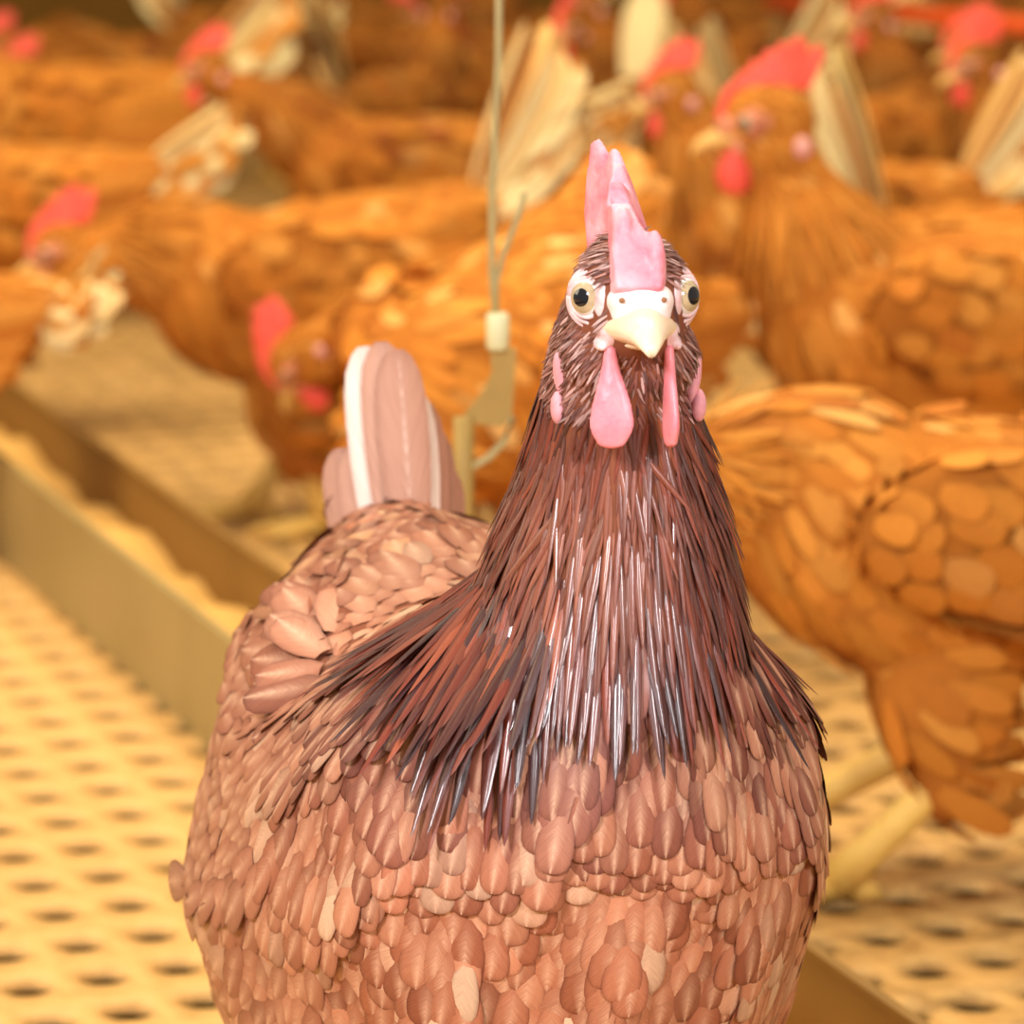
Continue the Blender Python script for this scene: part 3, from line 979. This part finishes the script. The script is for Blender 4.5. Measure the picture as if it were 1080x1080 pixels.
# ---- the flock behind
def bg_spec(px, d, yaw, pose, label, seed, k=.92, **kw):
    bz = kw.pop('bz', 0)
    pitch = R(kw.pop('pitch', 0))
    body = [(.056, .232, .052, .055), (.042, .212, .064, .064), (.0, .204, .072, .070), (-.045, .210, .072, .067), (-.09, .222, .060, .053), (-.13, .238, .042, .035), (-.158, .252, .025, .020)]
    def rp(s, z):
        z += bz
        c_, s_ = math.cos(pitch), math.sin(pitch)
        return (s * c_ + (z - .2) * s_, .2 + (z - .2) * c_ - s * s_)
    hs_, hz_, hpitch, hyaw = pose
    b0 = rp(.062, .245)
    n0 = Vector((b0[0], 0, b0[1]))
    hc = Vector((hs_, 0, hz_))
    end = hc + Vector((-.010, 0, -.018)) if hpitch > -40 else hc + Vector((-.016, 0, .010))
    mid = n0 * .55 + end * .45 + Vector((.018, 0, .012 if hz_ > .25 else .006))
    ns = []
    for tq, ww in ((0, .017), (.25, .024), (.5, .031), (.75, .041)):
        q_ = 1 - tq
        p = n0 * (1 - q_) ** 2 + mid * 2 * q_ * (1 - q_) + end * q_ * q_
        ns.append((p.x, 0, p.z, ww, ww * 1.12))
    ns = [(hc.x, 0, hc.z, .0145, .017)] + ns
    for s, z, ww, hh in body:
        a, b = rp(s, z)
        ns.append((a, 0, b, ww, hh))
    hf = (math.cos(R(hpitch)) * math.cos(R(hyaw)), math.cos(R(hpitch)) * math.sin(R(hyaw)), math.sin(R(hpitch)))
    g = at(px, 540, d)
    tb_ = rp(-.155, .255)
    tail = dict(base=(tb_[0], 0, tb_[1]), el=kw.pop('tel', 50), fan=22, len=kw.pop('tlen', .125), w=.050, n=25, hw=.022, splay=.12, cov=200,
                pal=kw.pop('tpal', [(4, (250, 228, 168)), (2, (236, 192, 118)), (1, (215, 150, 76))]), mat=M_pale_f)
    pal = kw.pop('plum', amber())
    return dict(k=k, seed=seed, loc=(g.x, d, 0), yaw=R(yaw), label=label, nodes=ns, hc=tuple(hc), hf=hf, hs=kw.pop('hs', 1.08),
                pal=dict(head=pal, neck=pal, body=pal, m_head=M_amber_f, m_neck=M_amber_f, m_body=M_amber_f), T=[0, .15, .33, .42, .6, 1], tb=.4,
                tail=tail, boff=(0, 0, bz), wing=(-.035, .068, .222 + bz), group='hens crowding behind the front hen', **kw)

ALERT = (.098, .352, -5, 0)
FWD = (.185, .262, -12, 0)
LOW = (.20, .165, -50, 0)
FEED = (.165, .075, -70, 0)
B = []
def hen(*a, **k):
    s = bg_spec(*a, **k)
    B.append(s)
    return build_hen(s)

hen(968, 2.90, 184, (.100, .345, -4, 0), 'amber hen with head held high, looking left, right of the front hen', 21, k=1.05, near=True, hs=1.38, combs=.86, tel=20, legs=((.03, 0), (.0, 0)))
hen(985, 2.27, 180, (.16, .185, -35, 0), 'amber hen stooping at right, wing and thigh nearest the camera', 22, k=1.05, bz=-.028, pitch=-5, plum=amber(.97), legr=1.6, cand=16000, legs=((.105, 0), (.05, 0)), tel=30)
hen(512, 2.72, 243, (.13, .09, -60, 0), 'bright orange hen bowing over the trough, behind the front hen', 23, k=1.02, pitch=17, plum=amber(1.10, .7), tel=5, tlen=.05, tpal=[(3, (222, 140, 52)), (1, (236, 176, 96))], cand=16000)
hen(575, 3.08, 183, (.205, .200, -62, 0), 'hen dipping its pink-combed head, half hidden behind the bright orange hen', 24, k=.88, hs=1.25, combs=.9, bz=-.01, tel=10)
hen(305, 3.34, 181, (.165, .212, -14, 8), 'long amber hen stretching its neck out left above the trough', 25, k=1.05, bz=-.030, pitch=9, legr=1.5, plum=amber(.96), hs=1.15, tel=58, tlen=.14, legs=((.03, 0), (-.03, 0)))
hen(-140, 3.22, 178, (.2, .12, -50, 0), 'hen cut off by the left edge, only its rounded pale-spotted rump showing', 26, k=.9, bz=-.03, tel=-10, tlen=.05)
hen(-5, 3.80, 180, FWD, 'amber hen at the left edge with ragged drooping tail, lower of two', 27, k=.95, tel=20, tlen=.10)
hen(60, 4.50, 183, FWD, 'amber hen at the upper left whose cream tail ends in pale tufts', 28, k=1.02, tel=38, tlen=.15)
hen(410, 4.15, 180, (.185, .325, -12, 0), 'brown hen with small red comb, back seen above the cream tail', 29, k=.93, plum=amber(.85, 0, 3), hs=1.1, tel=10)
hen(1112, 3.30, 0, ALERT, 'hen facing right, only its cream tail showing behind the neck of the alert hen', 30, k=.95, tel=62, tlen=.15)
hen(830, 3.56, 184, (.10, .335, -15, -10), 'hen with pale beak and red comb peering between the front hen and the alert hen', 31, k=.98, hs=1.1, combs=.9, plum=amber(.85, 0, 2))
hen(1130, 3.88, 182, (.100, .345, -12, 12), 'dark brown hen with bright red comb and wattle at the upper right', 32, k=.95, hs=1.15, combs=.9, plum=amber(.62, 0, 5))

# far rows: copies of three of these hens and their parts
protos = [o for o in C.objects if o.parent is None and o.name.startswith('hen')]
def kids(o):
    return [c for c in list(C.objects) if c.parent == o]
def copy_tree(o, parent=None):
    c = o.copy()
    C.objects.link(c)
    c.parent = parent
    for ch in kids(o):
        copy_tree(ch, c)
    return c
pa = hen(700, 4.95, 182, (.10, .345, -8, 0), 'far dark hen with red wattle at the top, above the alert hen comb', 41, k=.92, hs=1.15, combs=.9, plum=amber(.6, 0, 4), cand=5000)  # plumage colour darkened to carry the dimness of the far rows
pf = hen(905, 4.45, 5, FWD, 'far brown hen showing a pale tail just above the front hen comb', 42, k=.92, plum=amber(.7, 0, 3), cand=5000, tlen=.11, tel=60)  # also darkened in colour for the dim back of the barn
far = [
    (pa, 785, 5.50, 178, 'far hen behind the front hen at top centre, only red comb and dark neck showing'),
    (pa, 625, 4.58, 250, 'far hen facing the camera at the top, left of the pale tail'),
    (pa, 1000, 4.70, 185, 'far hen at the top right with small red face beside the orange feed line'),
    (pf, 150, 5.35, 182, 'far hen at the top left corner, body cut by the top edge'),
    (pa, 425, 4.78, 60, 'far hen with upright brown neck beside the hanging wire'),
    (pf, 185, 4.92, 178, 'far hen at the upper left with narrow cream tail rising'),
    (pa, 1085, 5.75, 10, 'far hen at the top edge behind the orange feed line'),
    (pa, 1110, 4.22, 175, 'far hen right of the red-combed dark brown hen'),
    (pf, 840, 6.15, 5, 'farthest hen at the top, a dim brown back above the alert hen'),
    (pf, 480, 5.45, 175, 'far hen at the top edge behind the wire, mostly hidden'),
    (pa, 570, 5.80, 200, 'farthest hen at the top edge between wire and comb'),
    (pf, 300, 5.95, 2, 'farthest hen at the top left, dim and cut by the edge'),
    (pf, 1020, 6.25, 185, 'farthest hen at the top right, a dim brown shape'),
]
for o, px, d, yaw, lab in far:
    c = copy_tree(o)
    g = at(px, 540, d)
    c.location = (g.x, d, 0)
    c.rotation_euler = (0, 0, R(yaw))
    c['label'] = lab

# ------------------------------------------------------------------ hanging wire and bracket over the trough
def build_hanger():
    root = bpy.data.objects.new('trough_hanger', None)
    C.objects.link(root)
    root['label'] = 'grey wire with a pale sleeve and metal bracket hanging above the trough'
    root['category'] = 'hanger'
    d = 2.05
    root.location = at(520, 540, d)
    o = root.location
    P = lambda x, y, dd=0: at(x, y, d + dd) - o
    mw = simple('wire_grey', lin(176, 160, 110), 0.5, 0.4, 0.3, 50)
    ms = simple('sleeve_pale', lin(222, 218, 172), 0.5, 0.4, 0.2, 60)
    mb = simple('bracket_olive', lin(170, 138, 72), 0.6, 0.4, 0.4, 60)
    bm = bmesh.new()
    tube(bm, [P(527, -260), P(526, 60), P(519, 200), P(519, 290), P(523, 340)], .0018, 8)
    link('wire', done(bm), mw, root)
    bm = bmesh.new()
    tube(bm, [P(553, 203), P(548, 225), P(530, 270), P(523, 300), P(523, 338)], .0016, 8)
    link('wire_end', done(bm), mw, root)
    bm = bmesh.new()
    tube(bm, [P(525, 330), P(525, 333), P(525, 366), P(525, 369)], [.0045, .0056, .0056, .0045], 14)
    link('sleeve', done(bm), ms, root)
    bm = bmesh.new()
    def plate(pts, th=.004):
        f = [bm.verts.new(P(*p)) for p in pts]
        b = [bm.verts.new(P(*p) + Vector((0, th, 0))) for p in pts]
        bm.faces.new(f)
        bm.faces.new(b[::-1])
        for i in range(len(pts)):
            j = (i + 1) % len(pts)
            bm.faces.new((f[i], b[i], b[j], f[j]))
    plate([(516, 366), (545, 368), (543, 392), (540, 440), (530, 450), (500, 447), (484, 446), (510, 412), (519, 392)])
    link('bracket_plate', done(bm, False), mb, root)
    bm = bmesh.new()
    tube(bm, [P(489, 440), P(489, 520), P(490, 700)], .0052, 10)
    link('post', done(bm), mb, root)
    bm = bmesh.new()
    tube(bm, [P(541, 440), P(532, 465), P(515, 483), P(502, 490), P(492, 500)], .0020, 8)
    link('hook', done(bm), mw, root)
build_hanger()

# ------------------------------------------------------------------ orange feed line far behind
def build_feedline():
    root = bpy.data.objects.new('feed_line', None)
    C.objects.link(root)
    root['label'] = 'bright orange plastic feed line among the heads at the top right'
    root['category'] = 'feeder'
    a = at(815, 1, 5.30)
    b = at(1150, 34, 4.62)
    root.location = (a.x, a.y, 0)
    o = root.location
    mo = simple('orange_plastic', lin(240, 92, 30), 0.5, 0.4, 0.2, 20)
    mg = simple('support_grey', lin(140, 110, 60), 0.6, 0.4, 0.2, 20)
    bm = bmesh.new()
    tube(bm, [a - o, a.lerp(b, .5) - o, b - o], .011, 14)
    link('pipe', done(bm), mo, root)
    for f in (.02, .98):
        p = a.lerp(b, f)
        bm = bmesh.new()
        tube(bm, [Vector((p.x, p.y, -.006)) - o, Vector((p.x, p.y, p.z)) - o], .006, 8)
        link('support', done(bm), mg, root)
build_feedline()
